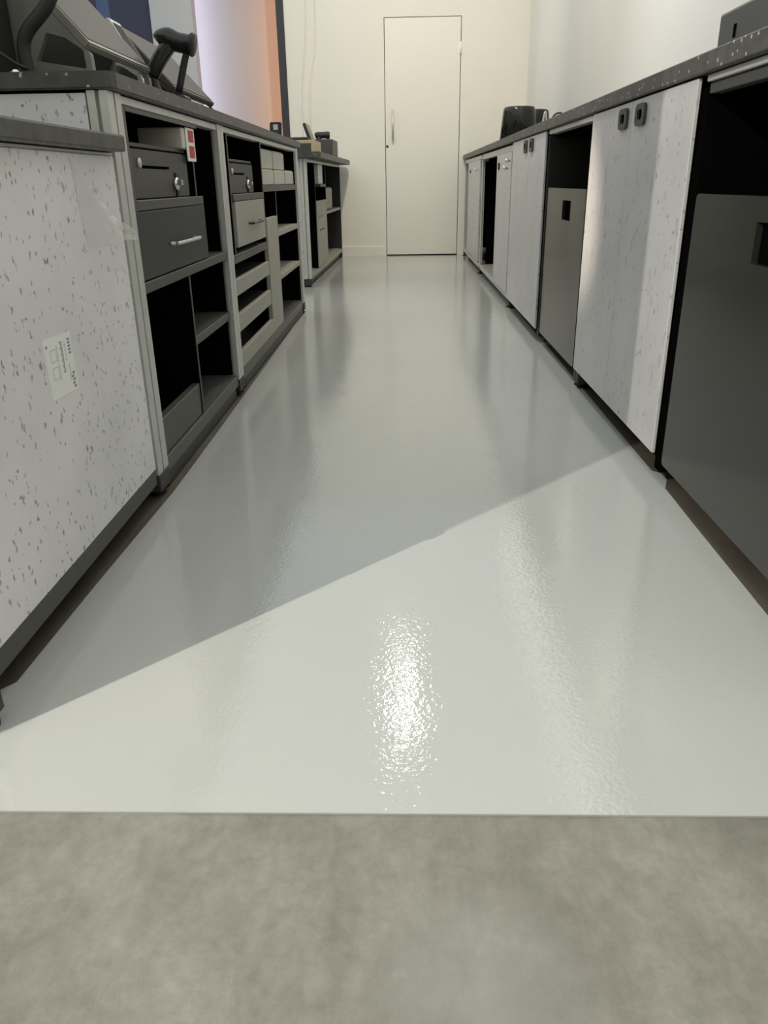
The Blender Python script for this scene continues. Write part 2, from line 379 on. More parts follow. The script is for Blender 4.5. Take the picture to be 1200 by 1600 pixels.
# --- low near cabinet with speckled front
t = LR.thing('base_cabinet', 'low cabinet nearest on the left with a pale speckled front and white sticker', 'cabinet', (-.9, 1.35, 0))
cabA = t
t.box('front_panel', 'speck', FX-.018, FX-.002, .905, 1.742, .082, .768, .002)
t.box('side_panel', 'speck', -1.18, FX-.02, .905, .921, .082, .768, .002)
t.box('bottom_rail', 'grey', FX-.03, FX-.004, .945, 1.744, .042, .080, .002)
t.box('top_rail', 'alu', FX-.03, FX-.003, .945, 1.744, .7685, .7735, .001)
t.box('kick_plate', 'cap', FX-.12, FX-.10, .92, 1.74, .0035, .041)  # added to stop lamp light passing under the cabinet
t.box('kick_plate', 'cap', -1.18, FX-.121, .92, .94, .0035, .041)  # near-side piece, likewise added to close off the light below
post(t, FX-.045+.02, FX+.02, .862, .903, .067, .773)
t.box('back_panel', 'black', -1.19, -1.181, .905, 1.742, .082, .768, 0)
# sticker, turned a little, with its grey print
bm = bmesh.new()
prism(bm, [(1.275, .476), (1.385, .474), (1.385, .370), (1.275, .373)], 'x', FX-.002, FX-.0012, 0)
def mark(y, z, w, h, mi):
    bbox(bm, FX-.0012, FX-.0009, y-w/2, y+w/2, z-h/2, z+h/2, 0, mi)
for k in range(5): mark(1.373, .462-.006*k, .010, .0035, 1)
for k in range(8): mark(1.355, .460-.0045*k, .004+.003*(k % 2), .0022, 2)
for k in range(16): mark(1.340+.0012*((k*7) % 3), .462-.0034*k, .006 if k % 3 else .010, .002, 1)
for k in range(5): mark(1.374-.004*(k % 2), .402-.006*k, .009, .004, 1)
for z in (.445, .415):
    for dy, dz, w, h in ((0, .010, .022, .0015), (0, -.010, .022, .0015), (-.011, 0, .0015, .02), (.011, 0, .0015, .02)): mark(1.306+dy, z+dz, w, h, 2)
mark(1.284, .463, .006, .005, 1); mark(1.362, .405, .003, .03, 2); mark(1.322, .43, .002, .06, 2)
t.add('sticker', bm, ['sticker', 'ink', 'inkl'], label='white printed sticker')
# loose protective film peeling off the panel
bm = bmesh.new(); rnd = random.Random(3)
A, B, D = Vector((1.505, .766)), Vector((1.733, .607)), Vector((1.535, .60))
n = 16; grid = {}
for i in range(n+1):
    for j in range(n+1-i):
        u, v = i/n, j/n
        p = A*(1-u-v)+B*u+D*v
        lift = .0012+.05*max(0, u-.35)**1.6+(.006*rnd.random()+.007*math.sin(p.x*130+p.y*90))*(u > .5)
        if u > .62 and v < .3: lift += .010*rnd.random()
        grid[i, j] = bm.verts.new((FX-.002+max(.001, lift), p.x, p.y))
for i in range(n):
    for j in range(n-i):
        bm.faces.new([grid[i, j], grid[i+1, j], grid[i, j+1]])
        if i+j < n-1: bm.faces.new([grid[i+1, j], grid[i+1, j+1], grid[i, j+1]])
t.add('protective_film', bm, 'film', label='clear film peeling loose')
# worktop of the low cabinet
bm = bmesh.new(); bbox(bm, -1.22, -.572, .86, 1.740, .775, .806, .004, 0, 2)
o = single(link('worktop', bm, 'counter'), (-.9, 1.3, .775)); tag(o, 'dark speckled worktop, the lower one nearest on the left', 'worktop')

# --- tall left cabinets
def left_frame(t, y0, y1, zt=.889, xb=-1.19, wn=.042, wf=.042, fx=FX):
    post(t, fx-.042, fx, y0+.0005, y0+wn-.0005, .062, zt, fg=.0045 if wn > .06 else .0004)
    post(t, fx-.042, fx, y1-wf+.0005, y1-.0018, .062, zt, fg=.0045 if wf > .06 else .0004)
    a, b = y0+wn, y1-wf
    t.box('top_rail', 'alu', fx-.035, fx-.003, a, b, zt-.018, zt-.001)
    t.box('bottom_rail', 'railgrey', fx-.035, fx-.004, a, b, .040, .078)
    t.box('kick_plate', 'cap', fx-.016, fx-.006, y0+.085, y1-.085, .0035, .0395)
    t.box('back_panel', 'black', xb, xb+.012, y0, y1, .06, zt, 0)
    t.box('bottom_panel', 'grey', xb+.013, fx-.036, a, b, .060, .080, .001)
    t.box('top_panel', 'black', xb+.013, fx-.036, a, b, zt-.015, zt-.001, 0)
    return a, b

t = LR.thing('shelf_cabinet', 'tall open cabinet behind the low speckled one, with dark grey drawer', 'cabinet', (-.9, 2.29, 0))
y0, y1 = 1.7505, 2.7845
a, b = left_frame(t, y0, y1, wn=.082)
t.box('side_panel', 'speck', -1.188, FX-.046, y0+.002, y0+.018, .06, .885, .001, label='pale speckled end panel')
t.box('side_panel', 'black', -1.188, FX-.046, y1-.018, y1-.002, .06, .885, 0)
xf = FX-.002; xb = -1.17
t.box('cubby_side', 'grey', xb, xf, a+.0005, a+.024, .6565, .870)          # niche frame
t.box('cubby_side', 'grey', xb, xf-.02, 2.478, 2.490, .503, .870)
t.box('cubby_top', 'grey', xb, xf, a+.0245, 2.4775, .8595, .8705)
t.box('cubby_floor', 'grey', xb, xf, a+.0245, 2.4775, .658, .680)
t.box('niche_shade', 'black', xb+.001, xf-.12, a+.025, a+.030, .681, .859, 0)  # black sheets added to paint the shade inside the niche
t.box('niche_shade', 'black', xb+.001, xf-.03, 2.470, 2.477, .681, .859, 0)
t.box('niche_shade', 'black', xb+.005, xb+.012, a+.025, 2.469, .681, .859, 0)
d = t.box('drawer', 'greydraw', xf-.42, xf-.001, a+.001, 2.483, .5065, .6560, .002)
bar_handle(t, d, xf-.001, 2.085, 2.32, .573, 1, 'alu', .0045, .020)
t.box('shelf', 'grey', xb, xf, a, b, .478, .503)
t.box('divider', 'grey', xb, xf-.004, 2.240, 2.252, .081, .4775)
t.box('shelf', 'grey', xb, xf-.01, 2.253, b, .277, .303)
t.box('front_board', 'grey', xf-.03, xf-.008, a, 2.2395, .0805, .172)
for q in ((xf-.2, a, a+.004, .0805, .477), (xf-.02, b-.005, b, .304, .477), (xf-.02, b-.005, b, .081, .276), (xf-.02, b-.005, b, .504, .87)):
    t.box('side_shade', 'black', xb, q[0], q[1], q[2], q[3], q[4], 0)  # black sheets that paint shade onto the inner sides

def cash_box(y0, y1, z0, z1, label, depth=.36, xf=-.622, row=LR, key=True):
    t = row.thing('cash_box', label, 'cash box', (xf-depth/2, (y0+y1)/2, z0), 'cash boxes in the left cabinets')
    h = z1-z0; w = y1-y0
    t.box('body', 'safe', xf-depth, xf-.012, y0+.002, y1-.002, z0, z1-.010, .002)
    t.box('lid', 'safe', xf-depth-.001, xf-.004, y0-.001, y1+.001, z1-.0095, z1, .002)
    yy = y0+.09*w
    o_ = rrect(y0+.003, y1-.003, z0+.002, z1-.014, .003, 1)
    bm = bmesh.new(); zs = z0+.58*h
    s0, s1 = y0+.17*w, y0+.63*w
    inn = [(s1, zs+.0035), (s1, zs+.0035), (s0, zs+.0035), (s0, zs+.0035), (s0, zs-.0035), (s0, zs-.0035), (s1, zs-.0035), (s1, zs-.0035)]
    ringprism(bm, o_, inn, 'x', xf-.0118, xf)
    f = t.add('front', bm, 'safe')
    t.box('slot', 'black', xf-.011, xf-.006, s0-.002, s1+.002, zs-.005, zs+.005, 0, under=f)
    bm = bmesh.new(); yk, zk = y0+.70*w, z0+.27*h
    tube(bm, [(xf, yk, zk), (xf+.010, yk, zk)], .016, 16); bbox(bm, xf+.009, xf+.022, yk-.010, yk+.012, zk-.003, zk+.010, .001)
    t.add('lock', bm, 'chrome', under=f, label='shiny key lock')
    t.box('key_tag', 'blackmat', xf+.001, xf+.004, yk+.008, yk+.03, zk-.045, zk+.028, .001, under=f)
    bm = bmesh.new(); tube(bm, [(xf, y0+.12*w, zs+.008), (xf+.005, y0+.12*w, zs+.008)], .011, 12); t.add('latch', bm, 'alu', under=f)
    return t
cash_box(1.905, 2.405, .681, .803, 'dark grey cash box with a white carton lying on it')
# white carton with red squares lying on the cash box
t = LR.thing('carton', 'white carton with two red squares on its end, lying on a cash box', 'carton', (-.70, 2.40, .804))
t.box('carton_body', 'white', -.735, -.612, 2.345, 2.452, .8035, .857, .003)
bm = bmesh.new(); bbox(bm, -.6118, -.607, 2.375, 2.462, .772, .859, .002, 0)
bbox(bm, -.607, -.606, 2.392, 2.446, .822, .852, 0, 1); bbox(bm, -.607, -.606, 2.392, 2.446, .781, .812, 0, 1)
t.add('end_flap', bm, ['sticker', 'red'], label='white flap with red squares')

t = LR.thing('shelf_cabinet', 'wide open cabinet further along the left with pale drawer and upright panel', 'cabinet', (-.9, 3.76, 0))
y0, y1 = 2.7862, 4.74
a, b = left_frame(t, y0, y1, wf=.080)
t.box('side_panel', 'black', -1.188, FX-.046, y0+.002, y0+.012, .06, .885, 0)
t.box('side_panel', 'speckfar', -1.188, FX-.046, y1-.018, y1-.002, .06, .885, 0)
t.box('cubby_side', 'grey', xb, xf-.006, 2.906, 2.920, .479, .870)
t.box('cubby_side', 'grey', xb, xf-.002, 3.545, 3.563, .479, .870)
t.box('cubby_floor', 'grey', xb, xf, 2.9205, 3.5445, .656, .678)
d = t.box('drawer', 'light', xf-.42, xf-.001, 2.945, 3.543, .4985, .6535, .002)
bar_handle(t, d, xf-.001, 3.17, 3.40, .572, 1, 'darkcase', .005, .018)
t.box('shelf', 'grey', xb, xf, a, 3.5595, .468, .4785)
t.box('shelf_lip', 'grey', xf-.02, xf, a, 3.5595, .450, .4675)
for z0, z1 in ((.340, .396), (.213, .274)):
    s = t.box('shelf', 'greydraw', xb, xf-.019, a, 3.565, z1-.014, z1-.002)
    t.box('shelf_lip', 'light', xf-.018, xf-.001, a, 3.565, z0, z1, .002, under=s)
t.box('front_board', 'light', xf-.02, xf-.002, a, 3.590, .0805, .142, .002)
t.box('upright_panel', 'light', xf-.022, xf-.002, 3.5905, 3.895, .0805, .572, .002, label='pale upright panel')
t.box('divider', 'grey', xb, xf-.004, 3.898, 3.912, .081, .6785)
t.box('shelf', 'grey', xb, xf-.002, 3.5635, b, .679, .704)
for z in (.478, .278): t.box('shelf', 'light', xb, xf-.006, 3.9125, b, z, z+.024)
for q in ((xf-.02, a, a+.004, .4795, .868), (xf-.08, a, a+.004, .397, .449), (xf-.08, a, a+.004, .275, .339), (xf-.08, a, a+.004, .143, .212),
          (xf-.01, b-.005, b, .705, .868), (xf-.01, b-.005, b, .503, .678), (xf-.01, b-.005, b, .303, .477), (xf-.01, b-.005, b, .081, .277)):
    t.box('side_shade', 'black', xb, *q, 0)  # inner sides blackened with sheets in place of real shade
cash_box(2.958, 3.432, .679, .795, 'dark grey cash box with nothing on it, above the pale drawer')
# small pale boxes stacked in the upper compartment
G = 'small pale boxes in the wide left cabinet'
for y0_, y1_, z0_, z1_, lab in [(3.580, 3.915, .7055, .772, 'small pale box, lower row, left, in the wide left cabinet'), (3.940, 4.270, .7055, .772, 'small pale box, lower row, middle, in the wide left cabinet'), (4.300, 4.600, .7055, .773, 'small pale box, lower row, right with nothing on it, in the wide left cabinet'),
                            (3.572, 3.905, .7725, .850, 'small pale box, upper row, left, in the wide left cabinet'), (3.935, 4.272, .7725, .851, 'small pale box, upper row, right, in the wide left cabinet')]:
    bm = bmesh.new(); bbox(bm, -.80, FX-.012, y0_, y1_, z0_, z1_-.004, .003); bbox(bm, -.801, FX-.016, y0_+.01, y1_-.01, z1_-.004, z1_, .001)
    tag(single(link('small_box', bm, 'boxw'), (-.7, (y0_+y1_)/2, z0_)), lab, 'box', G)
# worktop over both tall cabinets
bm = bmesh.new(); prism(bm, [(-1.24, 1.742), (-.612, 1.742), (-.598, 1.745), (-.588, 1.754), (-.583, 1.768), (-.583, 4.755), (-1.24, 4.755)], 'z', .8905, .923)
bmesh.ops.bevel(bm, geom=[e for e in bm.edges if abs(e.verts[0].co.z-e.verts[1].co.z) < 1e-5], offset=.003, segments=2, affect='EDGES')
tag(single(link('worktop', bm, 'counter'), (-.9, 3.2, .89)), 'long dark speckled worktop carrying the touch terminals and scanner on the left', 'worktop')

# --- far left cabinet
DR = Row((-.69, 5.92), math.radians(-1.0))
fx = -.690
t = DR.thing('shelf_cabinet', 'furthest left cabinet by the back wall with speckled end panel', 'cabinet', (-.95, 7.15, 0))
ya, yb = 5.90, 8.42
post(t, fx-.045, fx, ya+.001, ya+.045, .062, .870)
t.box('end_board', 'blackpost', -1.19, fx-.006, yb-.02, yb, .004, .870, .001, label='dark end board')
t.box('top_rail', 'alu', fx-.035, fx-.003, ya+.045, yb-.021, .852, .869)
t.box('bottom_rail', 'light', fx-.035, fx-.003, ya+.045, yb-.021, .055, .085)
t.box('kick_plate', 'cap', fx-.05, fx-.03, ya+.005, yb-.021, .0035, .054)
t.box('kick_plate', 'cap', -1.18, fx-.051, ya+.005, ya+.025, .0035, .058)
t.box('side_panel', 'speckfar', -1.19, fx-.046, ya+.004, ya+.020, .060, .870, .001, label='pale speckled end panel')
t.box('back_panel', 'black', -1.19, -1.178, ya+.021, yb-.021, .06, .87, 0)
t.box('bottom_panel', 'light', -1.177, fx-.036, ya+.046, yb-.021, .07, .088)
t.box('divider', 'blackpost', -1.177, fx-.01, 6.420, 6.432, .089, .850)
t.box('upright_panel', 'light', fx-.024, fx-.004, 6.435, 7.10, .0885, .582, .002, label='pale upright panel')
t.box('panel_label', 'ink', fx-.004, fx-.003, 6.50, 6.80, .455, .475, 0)
t.box('panel_slot', 'black', fx-.0042, fx-.0035, 6.56, 6.90, .360, .366, 0)
t.box('divider', 'blackpost', -1.177, fx-.012, 7.165, 7.18, .089, .850)
t.box('shelf', 'grey', -1.177, fx-.012, 6.80, 7.1645, .682, .702)
t.box('shelf', 'light', -1.177, fx-.012, 7.1805, yb-.021, .462, .484)
tag(single(link('upright_case', (lambda b_: (bbox(b_, fx-.16, fx-.03, 7.30, 7.85, .4845, .675, .02, 0, 3), b_)[1])(bmesh.new()), 'posgrey'), (fx-.1, 7.55, .484), DR), 'grey green upright case on a shelf in the furthest left cabinet', 'case')
for z0_, z1_, lab in ((.7025, .772, 'small white box, lower of two, in the furthest left cabinet'), (.7725, .848, 'small white box, upper of two, in the furthest left cabinet')):
    bm = bmesh.new(); bbox(bm, fx-.2, fx-.03, 6.83, 7.13, z0_, z1_, .003)
    tag(single(link('small_box', bm, 'sticker'), (fx-.1, 6.98, z0_), DR), lab, 'box', 'small white boxes in the furthest left cabinet')
bm = bmesh.new(); prism(bm, [(-1.24, 5.86), (-.64, 5.86), (-.60, 5.875), (-.585, 5.91), (-.585, 8.34), (-.60, 8.40), (-.65, 8.43), (-1.24, 8.43)], 'z', .8705, .912)
r_ = bmesh.ops.bevel(bm, geom=[e for e in bm.edges if abs(e.verts[0].co.z-e.verts[1].co.z) < 1e-5], offset=.004, segments=2, affect='EDGES')
tag(single(link('worktop', bm, 'counter'), (-.95, 7.1, .87), DR), 'dark worktop by the back wall with rounded corners, carrying a beige box', 'worktop')

# ------------------------------------------------------------------ things on the left worktops
WZ = .9235
def wedge_terminal(y0, y1, xb, zb, xt, zt, label, rim='posgrey', face='screen', base=True):
    """touch terminal: sloped screen between two cheeks with an opening, low base under it"""
    t = LR.thing('touch_terminal', label, 'terminal', (xb-.12, (y0+y1)/2, WZ), 'touch terminals on the left worktop')
    th = .018; ux, uz = xt-xb, zt-zb; L_ = math.hypot(ux, uz); nx, nz = -uz/L_, ux/L_   # normal pointing behind/under
    if nz > 0: nx, nz = -nx, -nz
    bm = bmesh.new(); prism(bm, [(xb, zb), (xt, zt), (xt+nx*th, zt+nz*th), (xb+nx*th, zb+nz*th)], 'y', y0, y1)
    bmesh.ops.bevel(bm, geom=bm.edges[:], offset=.003, segments=2, affect='EDGES')
    sc = t.add('screen_housing', bm, rim)
    m_ = .014; ax, az = ux/L_, uz/L_
    bm = bmesh.new(); prism(bm, [(xb+ax*m_-nx*.0005, zb+az*m_-nz*.0005), (xt-ax*m_-nx*.0005, zt-az*m_-nz*.0005), (xt-ax*m_-nx*.0015, zt-az*m_-nz*.0015), (xb+ax*m_-nx*.0015, zb+az*m_-nz*.0015)], 'y', y0+m_, y1-m_)
    t.add('screen', bm, face, under=sc)
    for yy in (y0+.002, y1-.022):
        outer = [(xb-.002, WZ), (xb-.004, zb-.02), (xt-.002, zt-.024), (xt-.10, zt-.024), (xt-.10, WZ)]
        inner = [(xb-.016, WZ+.028), (xb-.018, zb-.012), (xb-.055, zb+.012), (xb-.095, zb+.022), (xb-.125, WZ+.045)]
        bm = bmesh.new(); ringprism(bm, outer, inner, 'y', yy, yy+.02); t.add('side_cheek', bm, rim)
    t.box('rear_cover', 'blackmat', xt-.098, xt-.09, y0+.023, y1-.023, WZ+.002, zt-.03, 0)
    if base: t.box('base_box', 'posdark', xt-.08, xb-.03, y0+.023, y1-.05, WZ, WZ+.032, .004)
    return t
wedge_terminal(1.95, 2.40, -.690, 1.000, -.90, 1.235, 'grey touch terminal nearest the camera on the left worktop, cut off at the top')
wedge_terminal(2.50, 2.60, -.745, 1.010, -.825, 1.145, 'narrow dark display with a thin bright rim, behind the hand scanner', 'alu', 'glass', False)
wedge_terminal(2.66, 3.20, -.700, .985, -.865, 1.160, 'dark grey sloped terminal furthest along the left worktop, behind the scanner stand', 'posdark', 'posdark')
# thick black cable beside the near terminal
bm = bmesh.new(); tube(bm, [(-.80, 1.86, WZ+.010), (-.800, 1.86, .98), (-.785, 1.86, 1.012), (-.735, 1.87, 1.065), (-.715, 1.88, 1.13), (-.72, 1.88, 1.21), (-.76, 1.88, 1.29), (-.84, 1.95, 1.33)], .014, 12, sub=6)
bbox(bm, -.83, -.77, 1.83, 1.89, WZ, WZ+.012, .003)
tag(single(link('power_cable', bm, 'blackmat'), (-.8, 1.86, WZ)), 'thick black cable rising in front of the nearest touch terminal', 'cable')
bm = bmesh.new(); bbox(bm, -1.02, -.855, 1.83, 1.95, WZ, 1.20, .01, 0, 2); tube(bm, [(-.84, 1.83, 1.12), (-.86, 1.82, 1.0), (-.82, 1.83, .955), (-.79, 1.84, .94)], .004, 8, sub=5)
tag(single(link('monitor_stand', bm, 'blackmat'), (-.93, 1.9, WZ)), 'black upright stand at the left edge of the picture on the worktop', 'stand')
bm = bmesh.new(); lathe(bm, [(.010, WZ), (.010, WZ+.006), (.006, WZ+.010)], 14, (-.80, 1.80)); 
tag(single(link('cable_grommet', bm, 'chrome'), (-.80, 1.80, WZ)), 'small shiny metal stud on the worktop edge below the thick black cable', 'stud')
# hand scanner on its stand
t = LR.thing('barcode_scanner', 'glossy black hand scanner propped on a thin stand on the left worktop', 'scanner', (-.63, 2.45, WZ))
bm = bmesh.new()
tube(bm, [(-.682, 2.452, 1.078), (-.674, 2.452, 1.082), (-.650, 2.45, 1.082), (-.625, 2.45, 1.073), (-.600, 2.45, 1.068), (-.588, 2.45, 1.066)], [.012, .022, .028, .025, .025, .027], 16, sub=4)
t.add('scanner_head', bm, 'blackgloss')
bm = bmesh.new(); tube(bm, [(-.588, 2.45, 1.066), (-.582, 2.45, 1.065), (-.578, 2.45, 1.064)], [.029, .030, .027], 16); t.add('scan_window', bm, 'blackmat')
bm = bmesh.new(); tube(bm, [(-.648, 2.45, 1.068), (-.668, 2.448, 1.045), (-.690, 2.446, 1.015), (-.702, 2.444, .990)], [.022, .021, .020, .017], 14, sub=4); t.add('grip', bm, 'blackgloss')
bm = bmesh.new(); tube(bm, [(-.702, 2.444, .992), (-.695, 2.44, .965), (-.680, 2.43, .935)], [.012, .011, .012], 10, sub=3)
tube(bm, [(-.602, 2.45, 1.046), (-.612, 2.45, 1.02), (-.635, 2.45, .95)], [.0085, .0095, .0095], 10, sub=3)
bbox(bm, -.715, -.61, 2.412, 2.488, WZ, WZ+.018, .005)
t.add('stand', bm, 'blackmat')
# small black card reader at the end of the long worktop
t = LR.thing('card_reader', 'small black card reader with a grey display at the end of the long left worktop', 'card reader', (-.69, 4.6, WZ))
bm = bmesh.new(); prism(bm, [(-.665, WZ), (-.660, WZ+.09), (-.722, WZ+.09), (-.726, WZ)], 'y', 4.60, 4.63); bmesh.ops.bevel(bm, geom=bm.edges[:], offset=.004, segments=2, affect='EDGES'); t.add('body', bm, 'trim')
t.box('display', 'white', -.704, -.679, 4.5985, 4.6002, WZ+.052, WZ+.078, .0005)
t.box('keypad', 'darkcase', -.704, -.680, 4.5985, 4.6002, WZ+.022, WZ+.044, .0005)
# on the far worktop
ZD = .9125
t = DR.thing('storage_box', 'beige box with a dark square on its end, on the worktop by the back wall', 'box', (-.8, 6.25, ZD))
t.box('box_body', 'beige', -1.0, -.640, 6.02, 6.42, ZD, ZD+.078, .003)
t.box('dark_end', 'darkcase', -.80, -.664, 6.016, 6.0198, ZD+.001, ZD+.058, .001)
bm = bmesh.new(); bbox(bm, -.95, -.585, 6.75, 7.15, ZD, ZD+.115, .004); tag(single(link('storage_box', bm, 'darkcase'), (-.76, 6.95, ZD), DR), 'dark box standing behind the beige box on the far left worktop', 'box')
bm = bmesh.new(); bbox(bm, -.98, -.69, 6.08, 6.30, ZD+.0785, ZD+.100, .006, 0, 2); tag(single(link('keyboard', bm, 'blackmat'), (-.8, 6.2, ZD+.078), DR), 'flat black keyboard lying on the beige box', 'keyboard')
t = DR.thing('card_terminal', 'dark tilted card terminal standing on the beige box by the back wall', 'card terminal', (-.74, 6.35, ZD+.078))
bm = bmesh.new(); prism(bm, [(-.712, ZD+.079), (-.690, ZD+.079), (-.735, ZD+.205), (-.752, ZD+.195)], 'y', 6.27, 6.50); bmesh.ops.bevel(bm, geom=bm.edges[:], offset=.003, segments=2, affect='EDGES'); t.add('body', bm, 'trim')
bm = bmesh.new(); prism(bm, [(-.6895, ZD+.085), (-.687, ZD+.085), (-.732, ZD+.203), (-.7345, ZD+.203)], 'y', 6.276, 6.494); t.add('screen', bm, 'posgrey', label='pale screen')
t = DR.thing('barcode_scanner', 'small black scanner lying on the dark box by the back wall', 'scanner', (-.64, 6.9, ZD+.115))
bm = bmesh.new(); tube(bm, [(-.735, 6.86, ZD+.147), (-.715, 6.86, ZD+.150), (-.66, 6.86, ZD+.150), (-.635, 6.86, ZD+.150), (-.618, 6.86, ZD+.150)], [.016, .024, .024, .027, .022], 14, sub=3); t.add('scanner_head', bm, 'blackmat')
bm = bmesh.new(); tube(bm, [(-.705, 6.86, ZD+.14), (-.705, 6.86, ZD+.116)], [.020, .024], 12); tube(bm, [(-.630, 6.86, ZD+.135), (-.630, 6.86, ZD+.116)], [.009, .011], 10); bbox(bm, -.735, -.615, 6.83, 6.89, ZD+.1155, ZD+.121); t.add('stand', bm, 'blackmat')

# ------------------------------------------------------------------ right row
RR = Row((.630, 1.9), .0052)
RX = .630; XB = 1.170; ZT = .905
def right_cab(label, y0, y1, name='cabinet_unit', postmat='blackpost', mids=(), farpost=True, nearpost=True):
    t = RR.thing(name, label, 'cabinet', (.9, (y0+y1)/2, 0))
    w = .042
    dp = .047 if postmat == 'blackpost' else .020
    if nearpost: post(t, RX+.002, RX+dp, y0+.0005, y0+w, .062, ZT-.022, postmat)
    if farpost: post(t, RX+.002, RX+dp, y1-w, y1-.0005, .062, ZT-.022, postmat)
    t.box('back_panel', 'black', XB-.012, XB, y0, y1, .06, ZT-.022, 0)
    return t
def dividing(t, y0, y1, mat='blackpost'):
    return t.box('side_panel', mat, RX+.003, XB-.013, y0, y1, .030, ZT-.023, .001)
def square_pull(t, under, y, z, s=.052):
    bm = bmesh.new()
    ringprism(bm, rrect(y-s*.80, y+s*.80, z-s/2, z+s/2, .016), rrect(y-s*.42, y+s*.42, z-s*.24, z+s*.24, .010), 'x', RX-.019, RX-.0112)
    o = t.add('door_pull', bm, 'darkcase', under=under, label='dark square pull')
    t.box('pull_recess', 'black', RX-.0125, RX-.0113, y-s*.45, y+s*.45, z-s*.27, z+s*.27, 0, under=o)
def knob(t, under, y, z, x=RX-.011):
    bm = bmesh.new(); tube(bm, [(x, y, z), (x-.012, y, z), (x-.014, y, z), (x-.026, y, z)], [.006, .006, .013, .012], 12); t.add('door_knob', bm, 'chrome', under=under)

# a: bin bay + double door
t = right_cab('cabinet nearest on the right: open bay, then tall pale double doors', .90, 2.844, nearpost=False)
dividing(t, 1.842, 1.884, 'black'); dividing(t, 2.81, 2.8435)
t.box('top_rail', 'alu', RX-.004, RX+.03, .90, 1.8415, ZT-.014, ZT-.001)
t.box('lower_rail', 'darkcase', RX+.004, RX+.03, .90, 1.8415, ZT-.036, ZT-.016)
t.box('side_panel', 'black', RX+.03, XB-.013, .90, .92, .03, ZT-.031, 0)
t.box('bay_top', 'black', RX+.031, XB-.013, .90, 1.8415, ZT-.03, ZT-.002, 0)
for (p, q, hy) in ((1.876, 2.371, 2.275), (2.373, 2.8435, 2.445)):
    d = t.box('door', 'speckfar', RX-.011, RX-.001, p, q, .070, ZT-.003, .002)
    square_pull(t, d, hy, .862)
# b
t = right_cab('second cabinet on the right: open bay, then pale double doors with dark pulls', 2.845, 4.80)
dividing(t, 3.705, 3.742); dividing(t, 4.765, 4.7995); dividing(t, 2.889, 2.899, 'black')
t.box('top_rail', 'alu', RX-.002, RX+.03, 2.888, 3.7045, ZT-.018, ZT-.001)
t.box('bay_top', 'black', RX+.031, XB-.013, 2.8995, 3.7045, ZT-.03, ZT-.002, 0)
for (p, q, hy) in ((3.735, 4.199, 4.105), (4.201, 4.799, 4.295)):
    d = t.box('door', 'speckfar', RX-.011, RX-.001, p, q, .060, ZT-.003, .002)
    square_pull(t, d, hy, .862, .058)
# c
t = right_cab('third cabinet on the right: pale door with key knobs beside a dark open bay', 4.802, 6.680, postmat='alu')
t.box('top_rail', 'alu', RX, RX+.03, 4.845, 6.637, ZT-.045, ZT-.010); t.box('bottom_rail', 'alu', RX, RX+.03, 4.845, 6.637, .045, .078)
t.box('kick_plate', 'cap', RX+.08, RX+.10, 4.81, 6.67, .0035, .06)
t.box('bottom_panel', 'light', RX+.031, XB-.013, 4.846, 6.637, .06, .08)
t.box('divider', 'black', RX+.004, XB-.013, 5.540, 5.554, .081, ZT-.046, 0)
t.box('side_panel', 'black', RX+.05, XB-.013, 6.66, 6.675, .03, ZT-.023, 0)
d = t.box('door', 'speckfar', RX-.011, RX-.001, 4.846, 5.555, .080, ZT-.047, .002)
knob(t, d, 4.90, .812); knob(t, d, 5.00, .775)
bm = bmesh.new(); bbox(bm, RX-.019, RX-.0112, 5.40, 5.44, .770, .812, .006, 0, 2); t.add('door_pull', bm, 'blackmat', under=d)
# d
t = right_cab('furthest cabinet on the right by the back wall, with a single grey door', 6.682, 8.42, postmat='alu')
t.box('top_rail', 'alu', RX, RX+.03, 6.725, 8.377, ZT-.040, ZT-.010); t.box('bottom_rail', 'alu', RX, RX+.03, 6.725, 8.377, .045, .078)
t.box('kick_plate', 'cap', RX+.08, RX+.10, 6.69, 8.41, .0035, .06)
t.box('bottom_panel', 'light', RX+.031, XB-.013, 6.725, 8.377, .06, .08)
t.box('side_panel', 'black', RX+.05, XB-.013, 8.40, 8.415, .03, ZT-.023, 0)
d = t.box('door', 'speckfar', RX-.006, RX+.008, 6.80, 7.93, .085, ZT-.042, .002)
knob(t, d, 6.98, .79, RX-.006); bm = bmesh.new(); bbox(bm, RX-.012, RX-.0062, 7.66, 7.70, .77, .80, .003); t.add('door_pull', bm, 'blackmat', under=d)

# worktops on the right: three slabs with visible joints
for (p, q, lab) in ((.86, 4.709, 'long dark speckled worktop along the right wall, nearest part, under the flat case'), (4.711, 6.649, 'middle slab of the right worktop, under the cables and black buckets'), (6.651, 8.48, 'short slab of the right worktop touching the back wall')):
    bm = bmesh.new(); bbox(bm, RX-.020, XB+.004, p, q, ZT+.0005, .944, .003, 0, 2)
    tag(single(link('worktop', bm, 'counter'), (.9, (p+q)/2, ZT), RR), lab, 'worktop')

